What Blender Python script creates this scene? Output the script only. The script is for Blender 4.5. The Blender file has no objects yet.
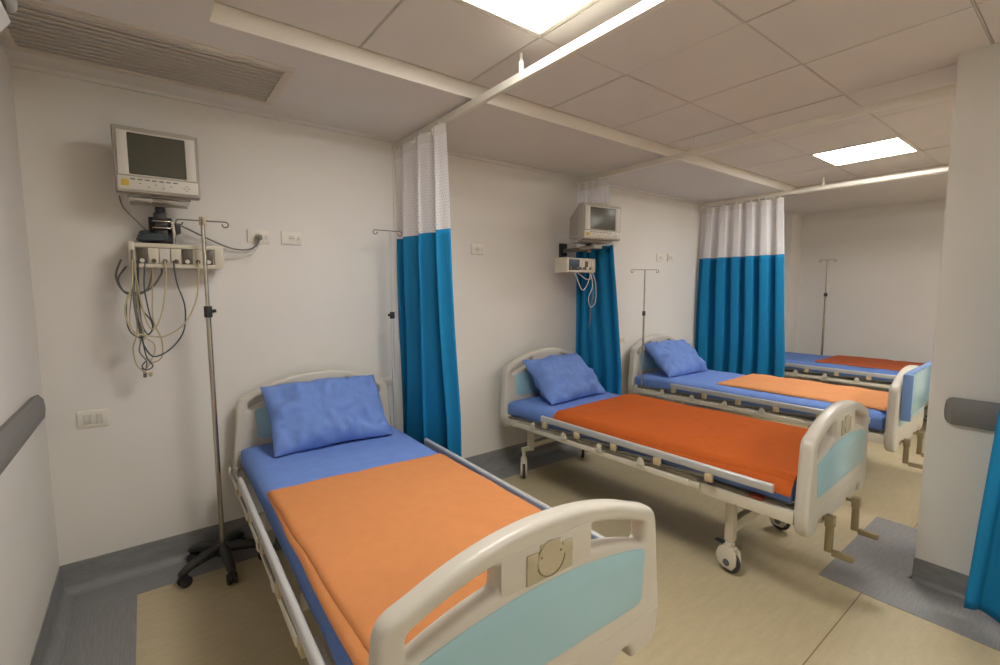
import bpy, bmesh, math, random
from mathutils import Vector, Matrix, noise
random.seed(7)
PI = math.pi
scene = bpy.context.scene
COL = scene.collection

# ------------------------------------------------------------------ materials
def srgb(r, g, b):
    f = lambda c: (c/255/12.92) if c/255 <= .04045 else ((c/255+.055)/1.055)**2.4
    return (f(r), f(g), f(b), 1)

def mat(name, col, rough=.5, metal=0, spec=.5, vary=0, scale=8, stretch=(1, 1, 1), bump=0, bscale=60, coat=0):
    m = bpy.data.materials.new(name); m.use_nodes = True
    nt = m.node_tree; N = nt.nodes; L = nt.links
    b = N['Principled BSDF']
    b.inputs['Base Color'].default_value = col
    b.inputs['Roughness'].default_value = rough
    b.inputs['Metallic'].default_value = metal
    b.inputs['Specular IOR Level'].default_value = spec
    b.inputs['Coat Weight'].default_value = coat
    tc = N.new('ShaderNodeTexCoord')
    mp = N.new('ShaderNodeMapping'); mp.inputs['Scale'].default_value = stretch
    L.new(tc.outputs['Object'], mp.inputs['Vector'])
    if vary:
        n = N.new('ShaderNodeTexNoise'); n.inputs['Scale'].default_value = scale; n.inputs['Detail'].default_value = 5
        L.new(mp.outputs['Vector'], n.inputs['Vector'])
        r = N.new('ShaderNodeMapRange')
        r.inputs['From Min'].default_value = .3; r.inputs['From Max'].default_value = .7
        r.inputs['To Min'].default_value = 1-vary; r.inputs['To Max'].default_value = 1+vary
        L.new(n.outputs['Fac'], r.inputs['Value'])
        mx = N.new('ShaderNodeVectorMath'); mx.operation = 'SCALE'
        mx.inputs[0].default_value = col[:3]
        L.new(r.outputs['Result'], mx.inputs['Scale'])
        L.new(mx.outputs['Vector'], b.inputs['Base Color'])
    if bump:
        n = N.new('ShaderNodeTexNoise'); n.inputs['Scale'].default_value = bscale; n.inputs['Detail'].default_value = 4
        L.new(mp.outputs['Vector'], n.inputs['Vector'])
        bp = N.new('ShaderNodeBump'); bp.inputs['Strength'].default_value = bump; bp.inputs['Distance'].default_value = .004
        L.new(n.outputs['Fac'], bp.inputs['Height'])
        L.new(bp.outputs['Normal'], b.inputs['Normal'])
    return m

M = {}
M['wall'] = mat('wall_paint', srgb(221, 217, 210), .62, vary=.025, scale=1.6, bump=.12, bscale=35)
M['ceil'] = mat('ceiling_tile', srgb(220, 215, 209), .85, vary=.02, scale=3, bump=.1, bscale=180)
M['soffit'] = mat('soffit_paint', srgb(218, 214, 208), .75, vary=.02, scale=2)
M['lip'] = mat('lip_paint', srgb(226, 220, 210), .6)
M['void'] = mat('ceiling_void', srgb(58, 54, 50), .9)
M['tbar'] = mat('ceiling_grid_bar', srgb(205, 197, 187), .6)
M['grey_vinyl'] = mat('grey_vinyl', srgb(126, 126, 130), .42, vary=.14, scale=9, stretch=(1, 14, 1))
M['grey_vinyl_x'] = mat('grey_vinyl_long', srgb(134, 133, 133), .42, vary=.14, scale=9, stretch=(1.2, 16, 4))
M['grey_vinyl_y'] = mat('grey_vinyl_cross', srgb(132, 131, 131), .42, vary=.14, scale=9, stretch=(16, 1.2, 4))
M['bumper'] = mat('bumper_plastic', srgb(122, 119, 117), .55, vary=.05, scale=30, stretch=(1, .2, 3))
M['plastic'] = mat('cream_plastic', srgb(202, 196, 183), .38, bump=.03, bscale=250)
M['panel_blue'] = mat('pale_blue_panel', srgb(158, 196, 205), .33)
M['board_face'] = mat('board_light_blue', srgb(160, 196, 204), .16)
M['board_edge'] = mat('board_edge_blue', srgb(116, 150, 200), .35)
M['white_metal'] = mat('white_enamel', srgb(214, 206, 188), .4)
M['alu'] = mat('brushed_aluminium', srgb(196, 196, 194), .36, metal=.25, vary=.03, scale=40, stretch=(20, 1, 20))
M['steel'] = mat('stainless_steel', srgb(190, 182, 170), .25, metal=1)
M['dark_metal'] = mat('grey_metal', srgb(120, 116, 106), .45, metal=.5)
M['beige'] = mat('beige_block', srgb(196, 176, 140), .5)
M['crank'] = mat('crank_metal', srgb(152, 138, 108), .42, metal=.35)
M['clip'] = mat('clip_plate', srgb(184, 174, 148), .42, metal=.2)
M['deck'] = mat('deck_metal', srgb(105, 104, 102), .5, metal=.4)
M['black'] = mat('black_plastic', srgb(44, 43, 43), .45)
M['rubber'] = mat('wheel_rubber', srgb(55, 52, 50), .6)
M['hub'] = mat('hub_grey', srgb(95, 98, 102), .5)
M['red'] = mat('red_plastic', srgb(150, 66, 48), .5)
M['sheet'] = mat('blue_sheet', srgb(110, 140, 204), .85, spec=.2, vary=.05, scale=14, bump=.3, bscale=45)
M['pillow'] = mat('blue_pillowcase', srgb(112, 141, 204), .85, spec=.2, vary=.05, scale=14, bump=.25, bscale=40)
M['bl1'] = mat('blanket_light_orange', srgb(202, 134, 84), .95, spec=.1, vary=.025, scale=22, bump=.35, bscale=60)
M['bl2'] = mat('blanket_deep_orange', srgb(190, 94, 42), .95, spec=.1, vary=.035, scale=22, bump=.35, bscale=60)
M['bl3'] = mat('blanket_peach', srgb(212, 146, 98), .95, spec=.1, vary=.03, scale=22, bump=.3, bscale=60)
M['bl4'] = mat('blanket_rust', srgb(178, 94, 62), .95, spec=.1, vary=.03, scale=22, bump=.3, bscale=60)
M['curtain'] = mat('teal_curtain', srgb(28, 128, 178), .75, spec=.2, vary=.05, scale=9, stretch=(1, 1, .2))
M['curtain_hem'] = mat('white_header', srgb(228, 224, 220), .8, spec=.2)
M['track'] = mat('track_white', srgb(226, 221, 207), .35)
M['mon'] = mat('monitor_plastic', srgb(166, 159, 146), .45)
M['mon_light'] = mat('monitor_light_plastic', srgb(204, 199, 188), .42)
M['screen'] = mat('monitor_glass', srgb(78, 77, 64), .2, spec=.6)
M['key'] = mat('key_grey', srgb(120, 118, 114), .5)
M['yellow'] = mat('sticker_yellow', srgb(206, 176, 64), .6)
M['rack'] = mat('rack_cream', srgb(206, 198, 178), .45)
M['rack_dark'] = mat('rack_module_brown', srgb(86, 76, 62), .4)
M['rack_blue'] = mat('rack_cover_blue', srgb(48, 68, 86), .45)
M['plate'] = mat('socket_plate', srgb(222, 216, 204), .4)
M['hole'] = mat('socket_hole', srgb(60, 57, 54), .6)
M['vent'] = mat('vent_slats', srgb(196, 188, 172), .5)
M['vent_frame'] = mat('vent_frame', srgb(206, 197, 183), .5)
M['cable_grey'] = mat('cable_grey', srgb(112, 110, 104), .5)
M['cable_dark'] = mat('cable_dark', srgb(62, 72, 76), .5)
M['cable_beige'] = mat('cable_beige', srgb(186, 172, 138), .5)
M['cable_white'] = mat('cable_white', srgb(216, 212, 204), .5)
M['ac_white'] = mat('unit_white', srgb(216, 214, 212), .4)
M['ac_grey'] = mat('unit_grey', srgb(168, 168, 166), .4)

def floor_material():
    m = mat('beige_vinyl', srgb(188, 173, 140), .4, vary=.055, scale=5, stretch=(1.5, 7, 1))
    nt = m.node_tree; N = nt.nodes; L = nt.links; b = N['Principled BSDF']
    src = b.inputs['Base Color'].links[0].from_socket
    tc = N.new('ShaderNodeTexCoord'); sp = N.new('ShaderNodeSeparateXYZ'); L.new(tc.outputs['Object'], sp.inputs[0])
    # welded seam of the vinyl sheets
    a = N.new('ShaderNodeMath'); a.operation = 'ADD'; a.inputs[1].default_value = 2.445; L.new(sp.outputs['Y'], a.inputs[0])
    ab = N.new('ShaderNodeMath'); ab.operation = 'ABSOLUTE'; L.new(a.outputs[0], ab.inputs[0])
    lt = N.new('ShaderNodeMath'); lt.operation = 'LESS_THAN'; lt.inputs[1].default_value = .0025; L.new(ab.outputs[0], lt.inputs[0])
    mx = N.new('ShaderNodeMix'); mx.data_type = 'RGBA'
    L.new(lt.outputs[0], mx.inputs[0]); L.new(src, mx.inputs[6]); mx.inputs[7].default_value = srgb(128, 108, 78)
    n2 = N.new('ShaderNodeTexNoise'); n2.inputs['Scale'].default_value = 60; L.new(tc.outputs['Object'], n2.inputs['Vector'])
    r2 = N.new('ShaderNodeMapRange'); r2.inputs['To Min'].default_value = .93; r2.inputs['To Max'].default_value = 1.07
    L.new(n2.outputs['Fac'], r2.inputs['Value'])
    vm = N.new('ShaderNodeVectorMath'); vm.operation = 'SCALE'; L.new(mx.outputs[2], vm.inputs[0]); L.new(r2.outputs['Result'], vm.inputs['Scale'])
    L.new(vm.outputs['Vector'], b.inputs['Base Color'])
    return m
M['floor'] = floor_material()

def netting_material():
    m = bpy.data.materials.new('white_netting'); m.use_nodes = True
    nt = m.node_tree; N = nt.nodes; L = nt.links; b = N['Principled BSDF']
    b.inputs['Base Color'].default_value = srgb(248, 247, 249); b.inputs['Roughness'].default_value = .8
    uv = N.new('ShaderNodeUVMap')
    mp = N.new('ShaderNodeMapping'); mp.inputs['Scale'].default_value = (1, 1, 1); L.new(uv.outputs['UV'], mp.inputs['Vector'])
    sp = N.new('ShaderNodeSeparateXYZ'); L.new(mp.outputs['Vector'], sp.inputs[0])
    def math_(op, a, b_):
        n = N.new('ShaderNodeMath'); n.operation = op
        for i, v in enumerate((a, b_)):
            if v is None: continue
            if isinstance(v, (int, float)): n.inputs[i].default_value = v
            else: L.new(v, n.inputs[i])
        return n.outputs[0]
    P = .021
    def dots(ox, oy):
        u = math_('SUBTRACT', math_('FRACT', math_('ADD', math_('DIVIDE', sp.outputs['X'], P), ox), None), .5)
        v = math_('SUBTRACT', math_('FRACT', math_('ADD', math_('DIVIDE', sp.outputs['Y'], P*1.7), oy), None), .5)
        v = math_('MULTIPLY', v, 1.7)
        d = math_('SQRT', math_('ADD', math_('MULTIPLY', u, u), math_('MULTIPLY', v, v)), None)
        return math_('LESS_THAN', d, .23)
    hole = math_('MAXIMUM', dots(0, 0), dots(.5, .5))
    tr = N.new('ShaderNodeBsdfTransparent')
    tl = N.new('ShaderNodeBsdfTranslucent'); tl.inputs['Color'].default_value = srgb(232, 229, 232)
    m1 = N.new('ShaderNodeMixShader'); m1.inputs[0].default_value = .4
    L.new(b.outputs[0], m1.inputs[1]); L.new(tl.outputs[0], m1.inputs[2])
    m2 = N.new('ShaderNodeMixShader')
    L.new(math_('MULTIPLY', hole, .17), m2.inputs[0]); L.new(m1.outputs[0], m2.inputs[1]); L.new(tr.outputs[0], m2.inputs[2])
    L.new(m2.outputs[0], N['Material Output'].inputs['Surface'])
    return m
M['net'] = netting_material()

def emit(name, col, s):
    m = bpy.data.materials.new(name); m.use_nodes = True
    b = m.node_tree.nodes['Principled BSDF']
    b.inputs['Base Color'].default_value = (.8, .8, .8, 1)
    b.inputs['Emission Color'].default_value = col; b.inputs['Emission Strength'].default_value = s
    return m
LAMP = 17.0
M['lamp'] = emit('lamp_diffuser', (1.0, .98, .94, 1), LAMP)

# ------------------------------------------------------------------ mesh helpers
def T(x, y, z): return Matrix.Translation((x, y, z))
def RX(a): return Matrix.Rotation(a, 4, 'X')
def RY(a): return Matrix.Rotation(a, 4, 'Y')
def RZ(a): return Matrix.Rotation(a, 4, 'Z')

def new(): return bmesh.new()

def bx(bm, x0, x1, y0, y1, z0, z1, bev=0, seg=2, mx=None):
    c = ((x0+x1)/2, (y0+y1)/2, (z0+z1)/2)
    m = T(*c) @ Matrix.Diagonal((abs(x1-x0), abs(y1-y0), abs(z1-z0), 1))
    r = bmesh.ops.create_cube(bm, size=1, matrix=m)
    vs = r['verts']
    if bev:
        es = list({e for v in vs for e in v.link_edges})
        rb = bmesh.ops.bevel(bm, geom=es, offset=bev, segments=seg, profile=.5, affect='EDGES')
        vs = list({v for f in rb['faces'] for v in f.verts} | {v for v in vs if v.is_valid})
    if mx is not None: bmesh.ops.transform(bm, matrix=mx, verts=vs)
    return vs

def cyl(bm, p0, p1, r0, r1=None, seg=20, bev=0):
    p0, p1 = Vector(p0), Vector(p1); d = p1-p0
    q = d.to_track_quat('Z', 'Y').to_matrix().to_4x4()
    r = bmesh.ops.create_cone(bm, cap_ends=True, segments=seg, radius1=r0, radius2=r0 if r1 is None else r1,
                              depth=d.length, matrix=T(*((p0+p1)/2)) @ q)
    if bev:
        vs = r['verts']
        es = [e for e in {e for v in vs for e in v.link_edges} if any(len(f.verts) > 4 for f in e.link_faces)]
        bmesh.ops.bevel(bm, geom=es, offset=bev, segments=2, profile=.5, affect='EDGES')

def smooth_path(pts, n=8):
    P = [Vector(p) for p in pts]; out = []
    for i in range(len(P)-1):
        a, b, c, d = P[max(i-1, 0)], P[i], P[i+1], P[min(i+2, len(P)-1)]
        for k in range(n):
            t = k/n
            out.append(.5*((2*b)+(c-a)*t+(2*a-5*b+4*c-d)*t*t+(3*b-a-3*c+d)*t**3))
    out.append(P[-1]); return out

def tube(bm, pts, r, seg=8, smooth=0):
    P = smooth_path(pts, smooth) if smooth else [Vector(p) for p in pts]
    rings = []; t0 = (P[1]-P[0]).normalized()
    up = Vector((0, 0, 1)) if abs(t0.z) < .9 else Vector((0, 1, 0))
    nrm = (up-t0*up.dot(t0)).normalized()
    for i, p in enumerate(P):
        t = (P[min(i+1, len(P)-1)]-P[max(i-1, 0)])
        t = t.normalized() if t.length > 1e-9 else t0
        nrm = (nrm-t*nrm.dot(t))
        nrm = nrm.normalized() if nrm.length > 1e-6 else t.orthogonal().normalized()
        bi = t.cross(nrm)
        rings.append([bm.verts.new(p+r*(math.cos(2*PI*k/seg)*nrm+math.sin(2*PI*k/seg)*bi)) for k in range(seg)])
    for a, b in zip(rings, rings[1:]):
        for k in range(seg): bm.faces.new((a[k], a[(k+1) % seg], b[(k+1) % seg], b[k]))
    bm.faces.new(rings[0][::-1]); bm.faces.new(rings[-1])

def prism(bm, prof, axis, a, b, bev=0):
    """extrude a closed 2-D profile along an axis: x -> prof=(y,z), y -> prof=(x,z), z -> prof=(x,y)"""
    def P(p, s):
        return {'x': (s, p[0], p[1]), 'y': (p[0], s, p[1]), 'z': (p[0], p[1], s)}[axis]
    A = [bm.verts.new(P(p, a)) for p in prof]; B = [bm.verts.new(P(p, b)) for p in prof]
    n = len(prof)
    fs = [bm.faces.new(A), bm.faces.new(B[::-1])]
    for i in range(n): fs.append(bm.faces.new((A[i], B[i], B[(i+1) % n], A[(i+1) % n])))
    if bev:
        es = list({e for f in fs[:2] for e in f.edges})
        bmesh.ops.bevel(bm, geom=es, offset=bev, segments=2, profile=.5, affect='EDGES')

def link(name, me, m, parent=None):
    o = bpy.data.objects.new(name, me); COL.objects.link(o)
    if m is not None:
        me.materials.clear(); me.materials.append(m)
    if parent is not None: o.parent = parent
    return o

def shade(me, ang=40):
    for p in me.polygons: p.use_smooth = True
    try: me.set_sharp_from_angle(angle=math.radians(ang))
    except Exception: pass

def obj(name, bm, m, parent=None, smooth=True, ang=40):
    bmesh.ops.recalc_face_normals(bm, faces=bm.faces)
    me = bpy.data.meshes.new(name); bm.to_mesh(me); bm.free()
    if smooth: shade(me, ang)
    return link(name, me, m, parent)

def tag(o, label=None, cat=None, group=None, kind=None):
    if label: o['label'] = label
    if cat: o['category'] = cat
    if group: o['group'] = group
    if kind: o['kind'] = kind
    return o

def thing(name, label, cat, loc=(0, 0, 0), rz=0, group=None):
    o = bpy.data.objects.new(name, None); COL.objects.link(o)
    o.empty_display_size = .1
    o.location = loc; o.rotation_euler = (0, 0, rz)
    return tag(o, label, cat, group)

def struct(name, bm, m, smooth=False, parent=None):
    o = obj(name, bm, m, parent, smooth=smooth)
    if parent is None: o['kind'] = 'structure'
    return o

def copy_tree(o, parent=None):
    c = o.copy(); COL.objects.link(c)
    if parent is not None: c.parent = parent
    for ch in list(o.children): copy_tree(ch, c)
    return c

def dup(root, loc, rz, label, group=None):
    r = copy_tree(root); r.location = loc; r.rotation_euler = (0, 0, rz); r['label'] = label
    if group: r['group'] = group
    return r

def plate2d(name, loops, thick, bev, m, parent=None, res=3):
    """flat board with rounded edges and holes, drawn in local x-z, thickness along y"""
    cu = bpy.data.curves.new(name, 'CURVE'); cu.dimensions = '2D'; cu.fill_mode = 'BOTH'
    cu.extrude = max(thick/2-bev, .0005); cu.bevel_depth = bev; cu.bevel_resolution = res; cu.offset = -bev
    for lp in loops:
        s = cu.splines.new('POLY'); s.points.add(len(lp)-1)
        for p, q in zip(s.points, lp): p.co = (q[0], q[1], 0, 1)
        s.use_cyclic_u = True
    o = bpy.data.objects.new('tmp', cu); COL.objects.link(o)
    dg = bpy.context.evaluated_depsgraph_get(); dg.update()
    me = bpy.data.meshes.new_from_object(o.evaluated_get(dg))
    bpy.data.objects.remove(o); bpy.data.curves.remove(cu)
    me.transform(RX(PI/2)); me.name = name
    bm = bmesh.new(); bm.from_mesh(me)
    bmesh.ops.remove_doubles(bm, verts=bm.verts, dist=1e-5)
    bmesh.ops.recalc_face_normals(bm, faces=bm.faces)
    bm.to_mesh(me); bm.free(); shade(me, 50)
    return link(name, me, m, parent)

def rounded(pts, r, n=5):
    """round the corners of a closed polygon; r is a number or a list"""
    out = []; k = len(pts)
    for i, p in enumerate(pts):
        rr = r[i] if isinstance(r, (list, tuple)) else r
        p = Vector(p); a = Vector(pts[i-1]); b = Vector(pts[(i+1) % k])
        da, db = (a-p), (b-p)
        if rr <= 0: out.append(tuple(p)); continue
        q = min(rr, da.length*.49, db.length*.49)
        s, e = p+da.normalized()*q, p+db.normalized()*q
        for j in range(n+1):
            t = j/n; out.append(tuple(s*(1-t)**2+p*2*t*(1-t)+e*t*t))
    return out

# ------------------------------------------------------------------ camera
cam = bpy.data.cameras.new('camera'); co = bpy.data.objects.new('camera', cam); COL.objects.link(co)
yaw, pitch, roll, foc = .6528, -.0948, -.0027, 464.24
fw = Vector((math.sin(yaw)*math.cos(pitch), math.cos(yaw)*math.cos(pitch), math.sin(pitch)))
rt = Vector((math.cos(yaw), -math.sin(yaw), 0)); up = rt.cross(fw)
r2 = rt*math.cos(roll)+up*math.sin(roll); u2 = -rt*math.sin(roll)+up*math.cos(roll)
R = Matrix((r2, u2, -fw)).transposed().to_4x4()
co.matrix_world = T(.416, -3.0922, 1.5336) @ R
cam.sensor_fit = 'HORIZONTAL'; cam.sensor_width = 36; cam.lens = 36*foc/1000
cam.clip_start = .02
scene.camera = co

# ------------------------------------------------------------------ room
XR, YF, ZS, ZC = 7.85, -5.3, 2.557, 2.63
RX0, RX1, RY0 = .672, 6.2, -.92
bm = new(); bx(bm, -.1, XR+.1, YF-.1, .1, -.1, 0); struct('floor', bm, M['floor'])
bm = new(); bx(bm, -.1, XR+.1, 0, .1, 0, 2.8); struct('wall_back', bm, M['wall'])
bm = new(); bx(bm, -.1, 0, YF, 0, 0, 2.8); struct('wall_left', bm, M['wall'])
bm = new(); bx(bm, XR, XR+.1, YF, 0, 0, 2.8); struct('wall_right', bm, M['wall'])
bm = new(); bx(bm, -.1, XR+.1, YF-.1, YF, 0, 2.8); struct('wall_front', bm, M['wall'])
bm = new(); bx(bm, 7.5, XR, -.4, 0, 0, ZS); struct('wall_corner', bm, M['wall'])      # pilaster in the far corner
bm = new(); bx(bm, 3.545, 3.97, -3.02, -2.575, 0, ZC+.03, .006); struct('wall_pillar', bm, M['wall'])
# soffit round the recessed tile field
bm = new()
bx(bm, 0, XR, RY0, 0, ZS, 2.8); bx(bm, 0, RX0, YF, RY0, ZS, 2.8); bx(bm, RX1, XR, YF, RY0, ZS, 2.8)
struct('ceiling', bm, M['soffit'])
# pale lip round the recess
bm = new()
bx(bm, RX0, RX1, RY0-.006, RY0, ZS-.004, ZC); bx(bm, RX0, RX0+.006, YF, RY0-.006, ZS-.004, ZC); bx(bm, RX1-.006, RX1, YF, RY0-.006, ZS-.004, ZC)
struct('trim_1', bm, M['lip'])
# tiles
xs = [RX0+.006]+[.666+.6*i for i in range(1, 10)]+[RX1-.006]
ys = [RY0-.006]+[-1.49-.6*i for i in range(0, 7)]
bm = new()
LIGHTS = [(1, 0), (7, 0), (2, 5), (5, 4), (8, 4)]      # tile column, tile row from recess edge; last three unseen, added as fill light
for i in range(len(xs)-1):
    for j in range(len(ys)-1):
        if (i, j-1) in LIGHTS: continue
        dz = random.uniform(-.0015, .0025); g = .005
        vs = bx(bm, xs[i]+g, xs[i+1]-g, ys[j+1]+g, ys[j]-g, ZC+dz, ZC+dz+.014, .0015, 1)
struct('ceiling_tiles', bm, M['ceil'])
bm = new(); bx(bm, RX0, RX1, YF, RY0, ZC+.018, 2.8); struct('ceiling_void', bm, M['void'])
bm = new()                                            # grid bars seen in the joints
for x in xs[1:-1]: bx(bm, x-.0022, x+.0022, ys[-1], ys[0], ZC+.002, ZC+.012)
for y in ys[1:-1]: bx(bm, xs[0], xs[-1], y-.003, y+.003, ZC+.001, ZC+.012)
struct('trim_2', bm, M['tbar'])
# cornice at the wall heads
bm = new(); bx(bm, 0, 7.5, -.022, 0, ZS-.02, ZS); bx(bm, XR-.022, XR, YF, -.4, ZS-.03, ZS); bx(bm, 7.5, XR-.022, -.422, -.4, ZS-.03, ZS)
struct('trim_3', bm, M['soffit'])
# grey vinyl borders laid in the floor
bm = new(); bx(bm, 0, XR, -.226, 0, 0, .0015); struct('trim_4', bm, M['grey_vinyl_x'])
bm = new(); bx(bm, 0, .3, YF, -.226, 0, .0015); struct('trim_5', bm, M['grey_vinyl_y'])
bm = new(); bx(bm, 3.2, 4.24, -3.6, -2.255, 0, .0015); struct('trim_6', bm, M['grey_vinyl_x'])
# coved skirting
def cove(h=.155, d=.05):
    p = [(0, h), (-.004, h), (-.004, d)]
    for k in range(1, 7):
        a = PI/2*k/6; p.append((-.004-d*(1-math.cos(a)), d*(1-math.sin(a))+.0016))
    return p+[(0, .0016)]
bm = new(); prism(bm, cove(), 'x', 0, 7.5); struct('baseboard_back', bm, M['grey_vinyl_x'], True)
bm = new(); prism(bm, [(-a, b) for a, b in cove()], 'y', YF, 0); struct('baseboard_left', bm, M['grey_vinyl_y'], True)
bm = new(); prism(bm, [(XR+a, b) for a, b in cove()], 'y', YF, -.4); struct('baseboard_right', bm, M['grey_vinyl_y'], True)
bm = new()
prism(bm, [(3.545+a, b) for a, b in cove(.125, .03)], 'y', -3.02, -2.575)
prism(bm, [(-2.575-a, b) for a, b in cove(.125, .03)], 'x', 3.545, 3.97)
struct('baseboard_pillar', bm, M['grey_vinyl_y'], True)

# ------------------------------------------------------------------ ceiling lights
def ceiling_light(x, y, label):
    t = thing('ceiling_light', label, 'light', (x, y, ZC), 0, 'square ceiling lights')
    bm = new()
    for s in (-1, 1):
        bx(bm, -.297, .297, s*.285-.012, s*.285+.012, -.004, .014, .002)
        bx(bm, s*.285-.012, s*.285+.012, -.272, .272, -.004, .014, .002)
    obj('frame', bm, M['track'], t)
    bm = new(); bx(bm, -.285, .285, -.285, .285, 0, .012); obj('diffuser', bm, M['lamp'], t, False)
labels = ['glowing square ceiling light near the first curtain track, cut by the top of the photo',
          'glowing square ceiling light beyond, in front of the farthest curtain track',
          'unseen square ceiling light added for fill behind the camera on the left', 'unseen square ceiling light added for fill behind the camera in the middle',
          'unseen square ceiling light added for fill behind the camera on the right']
for (i, j), lb in zip(LIGHTS, labels):
    ceiling_light((xs[i]+xs[i+1])/2, (ys[j+1]+ys[j+2])/2, lb)

# ------------------------------------------------------------------ ceiling vent
t = thing('air_vent', 'long slatted air vent set in the ceiling above the first monitor', 'vent', (.53, -.44, ZS))
bm = new()
W, D = .475, .225
for s in (-1, 1):
    bx(bm, -W-.04, W+.04, s*(D+.02)-.02, s*(D+.02)+.02, -.008, .004, .003)
    bx(bm, s*(W+.02)-.02, s*(W+.02)+.02, -D, D, -.008, .004, .003)
obj('frame', bm, M['vent_frame'], t)
for k in range(11):
    bm = new(); y = -D+.012+k*(2*D-.024)/10
    bx(bm, -W, W, -.013, .013, -.0015, .0015, 0, 2, T(0, y, -.004) @ RX(math.radians(16)))
    obj('slat', bm, M['vent'], t, False)
bm = new(); bx(bm, -W, W, -D, D, .0025, .004); obj('backing', bm, mat('vent_dark', srgb(48, 44, 38), .8), t, False)

# ------------------------------------------------------------------ bumper rails
def bumper(name, label, prof_x, dirx, y0, y1, z0, z1):
    h = (z1-z0)/2; d = .045
    prof = [(0, z0+.012), (d*.55, z0), (d*.9, z0+h*.35), (d, z0+h), (d*.9, z1-h*.35), (d*.55, z1), (0, z1-.012)]
    bm = new(); prism(bm, [(prof_x+dirx*a, b) for a, b in prof], 'y', y0+.03, y1-.03)
    # rounded end caps
    for ye, s in ((y0+.03, -1), (y1-.03, 1)):
        rings = [[bm.verts.new((prof_x+dirx*a*(1-f*.5), ye+s*.03*math.sin(f*PI/2), (b-(z0+h))*math.cos(f*PI/2*.72)+z0+h)) for a, b in prof] for f in (0, .35, .7, 1)]
        for A, B in zip(rings, rings[1:]):
            for i in range(len(prof)-1): bm.faces.new((A[i], A[i+1], B[i+1], B[i]))
        bm.faces.new(rings[-1])
    bmesh.ops.remove_doubles(bm, verts=bm.verts, dist=1e-4)
    o = obj(name, bm, M['bumper'], None, True, 35); tag(o, label, 'bumper rail'); return o
bumper('bumper_rail', 'grey bumper rail along the left wall, its rounded end near the corner', 0, 1, -5.2, -.265, .955, 1.08)
bumper('bumper_rail', 'short grey bumper rail with rounded end on the pillar', 3.545, -1, -3.0, -2.64, .865, 1.0)

# ------------------------------------------------------------------ wall unit at upper left
t = thing('wall_unit', 'white wall unit with a dark slot, mostly cut off at the top left corner', 'wall unit', (0, -1.79, 2.245))
bm = new(); bx(bm, 0, .2, -.45, .5, .002, .29, .02, 3); obj('casing', bm, M['ac_grey'], t)
bm = new(); bx(bm, .01, .185, -.44, .44, -.04, .004, .004); obj('slot', bm, M['black'], t)
bm = new(); prism(bm, [(0, -.115), (.16, -.115), (.198, -.06), (.18, -.04), (0, -.04)], 'y', -.45, .385, .006); obj('lower_flap', bm, M['ac_white'], t)

# ------------------------------------------------------------------ wall plates
def plate(label, x, z, kind, w=.118, h=.08, n=3):
    t = thing('wall_socket' if kind != 'switch' else 'switch_plate', label, 'socket' if kind != 'switch' else 'switch', (x, 0, z))
    bm = new(); bx(bm, -w/2, w/2, -.009, 0, -h/2, h/2, .004, 2); obj('cover_plate', bm, M['plate'], t)
    if kind == 'switch':
        for k in range(n):
            bm = new(); c = (k-(n-1)/2)*.025
            bx(bm, c-.0112, c+.0112, -.0125, -.008, -.024, .024, .0015); obj('rocker', bm, M['mon_light'], t)
    elif kind == 'socket':
        bm = new(); cyl(bm, (0, -.0095, 0), (0, -.0085, 0), .021, seg=28); obj('insert', bm, M['mon_light'], t)
        bm = new()
        for dx in (-.0095, 0, .0095): cyl(bm, (dx, -.0102, 0), (dx, -.009, 0), .0027, seg=10)
        obj('pin_hole', bm, M['hole'], t)
        bm = new(); bx(bm, .034, .048, -.011, -.0085, -.012, .012, .001); obj('blank', bm, M['mon_light'], t)
    else:
        bm = new(); bx(bm, -w*.3, w*.3, -.0105, -.0085, -h*.25, h*.25, .001); obj('insert', bm, M['mon_light'], t)
    return t
plate('white wall socket with a beige plug in it, above the first bed', .976, 1.842, 'socket')
plate('white wall socket without a plug, just right of the one with the plug', 1.16, 1.843, 'socket')
plate('white triple switch plate low on the wall under the dangling cables', .175, .88, 'switch', .122, .088)
plate('small white wall socket right of the nearest blue curtain', 2.55, 1.843, 'socket', .118, .078)
plate('white wall socket with dark holes, left of a pair above the third bed', 5.035, 1.868, 'socket', .13, .085)
plate('blank white wall plate, right of a pair above the third bed', 5.24, 1.876, 'blank', .125, .085)
plate('pale wall plate half hidden behind the headboard and pole of the first bed', 1.765, .86, 'blank', .12, .09)
plate('pale wall plate on the wall left of the third bed headboard', 4.385, .985, 'blank', .15, .09)

# ------------------------------------------------------------------ curtain tracks
def track(x, yend, hang, label, post=None):
    t = thing('curtain_track', label, 'curtain track', (x, 0, 2.52), 0, 'curtain tracks')
    bm = new(); bx(bm, -.014, .014, yend, -.004, -.02, .02, .003, 2)
    obj('rail', bm, M['track'], t)
    bm = new(); bx(bm, -.03, .03, -.02, -.001, -.05, .036, .003); obj('wall_bracket', bm, M['track'], t)
    bm = new()
    for y in hang:
        bm = new(); cyl(bm, (0, y, .02), (0, y, .07), .0125, seg=14); cyl(bm, (0, y, .07), (0, y, .107), .0075, seg=12)
        obj('ceiling_hanger', bm, M['track'], t)
    return t
track(1.885, -4.6, (-1.34, -3.3), 'white curtain track nearest, crossing the ceiling over the first bed')
track(3.685, -4.6, (-1.15, -3.2), 'white curtain track between the second and third beds')
track(5.842, -4.6, (-1.29, -3.2), 'white curtain track farthest, just past the third bed')
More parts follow.
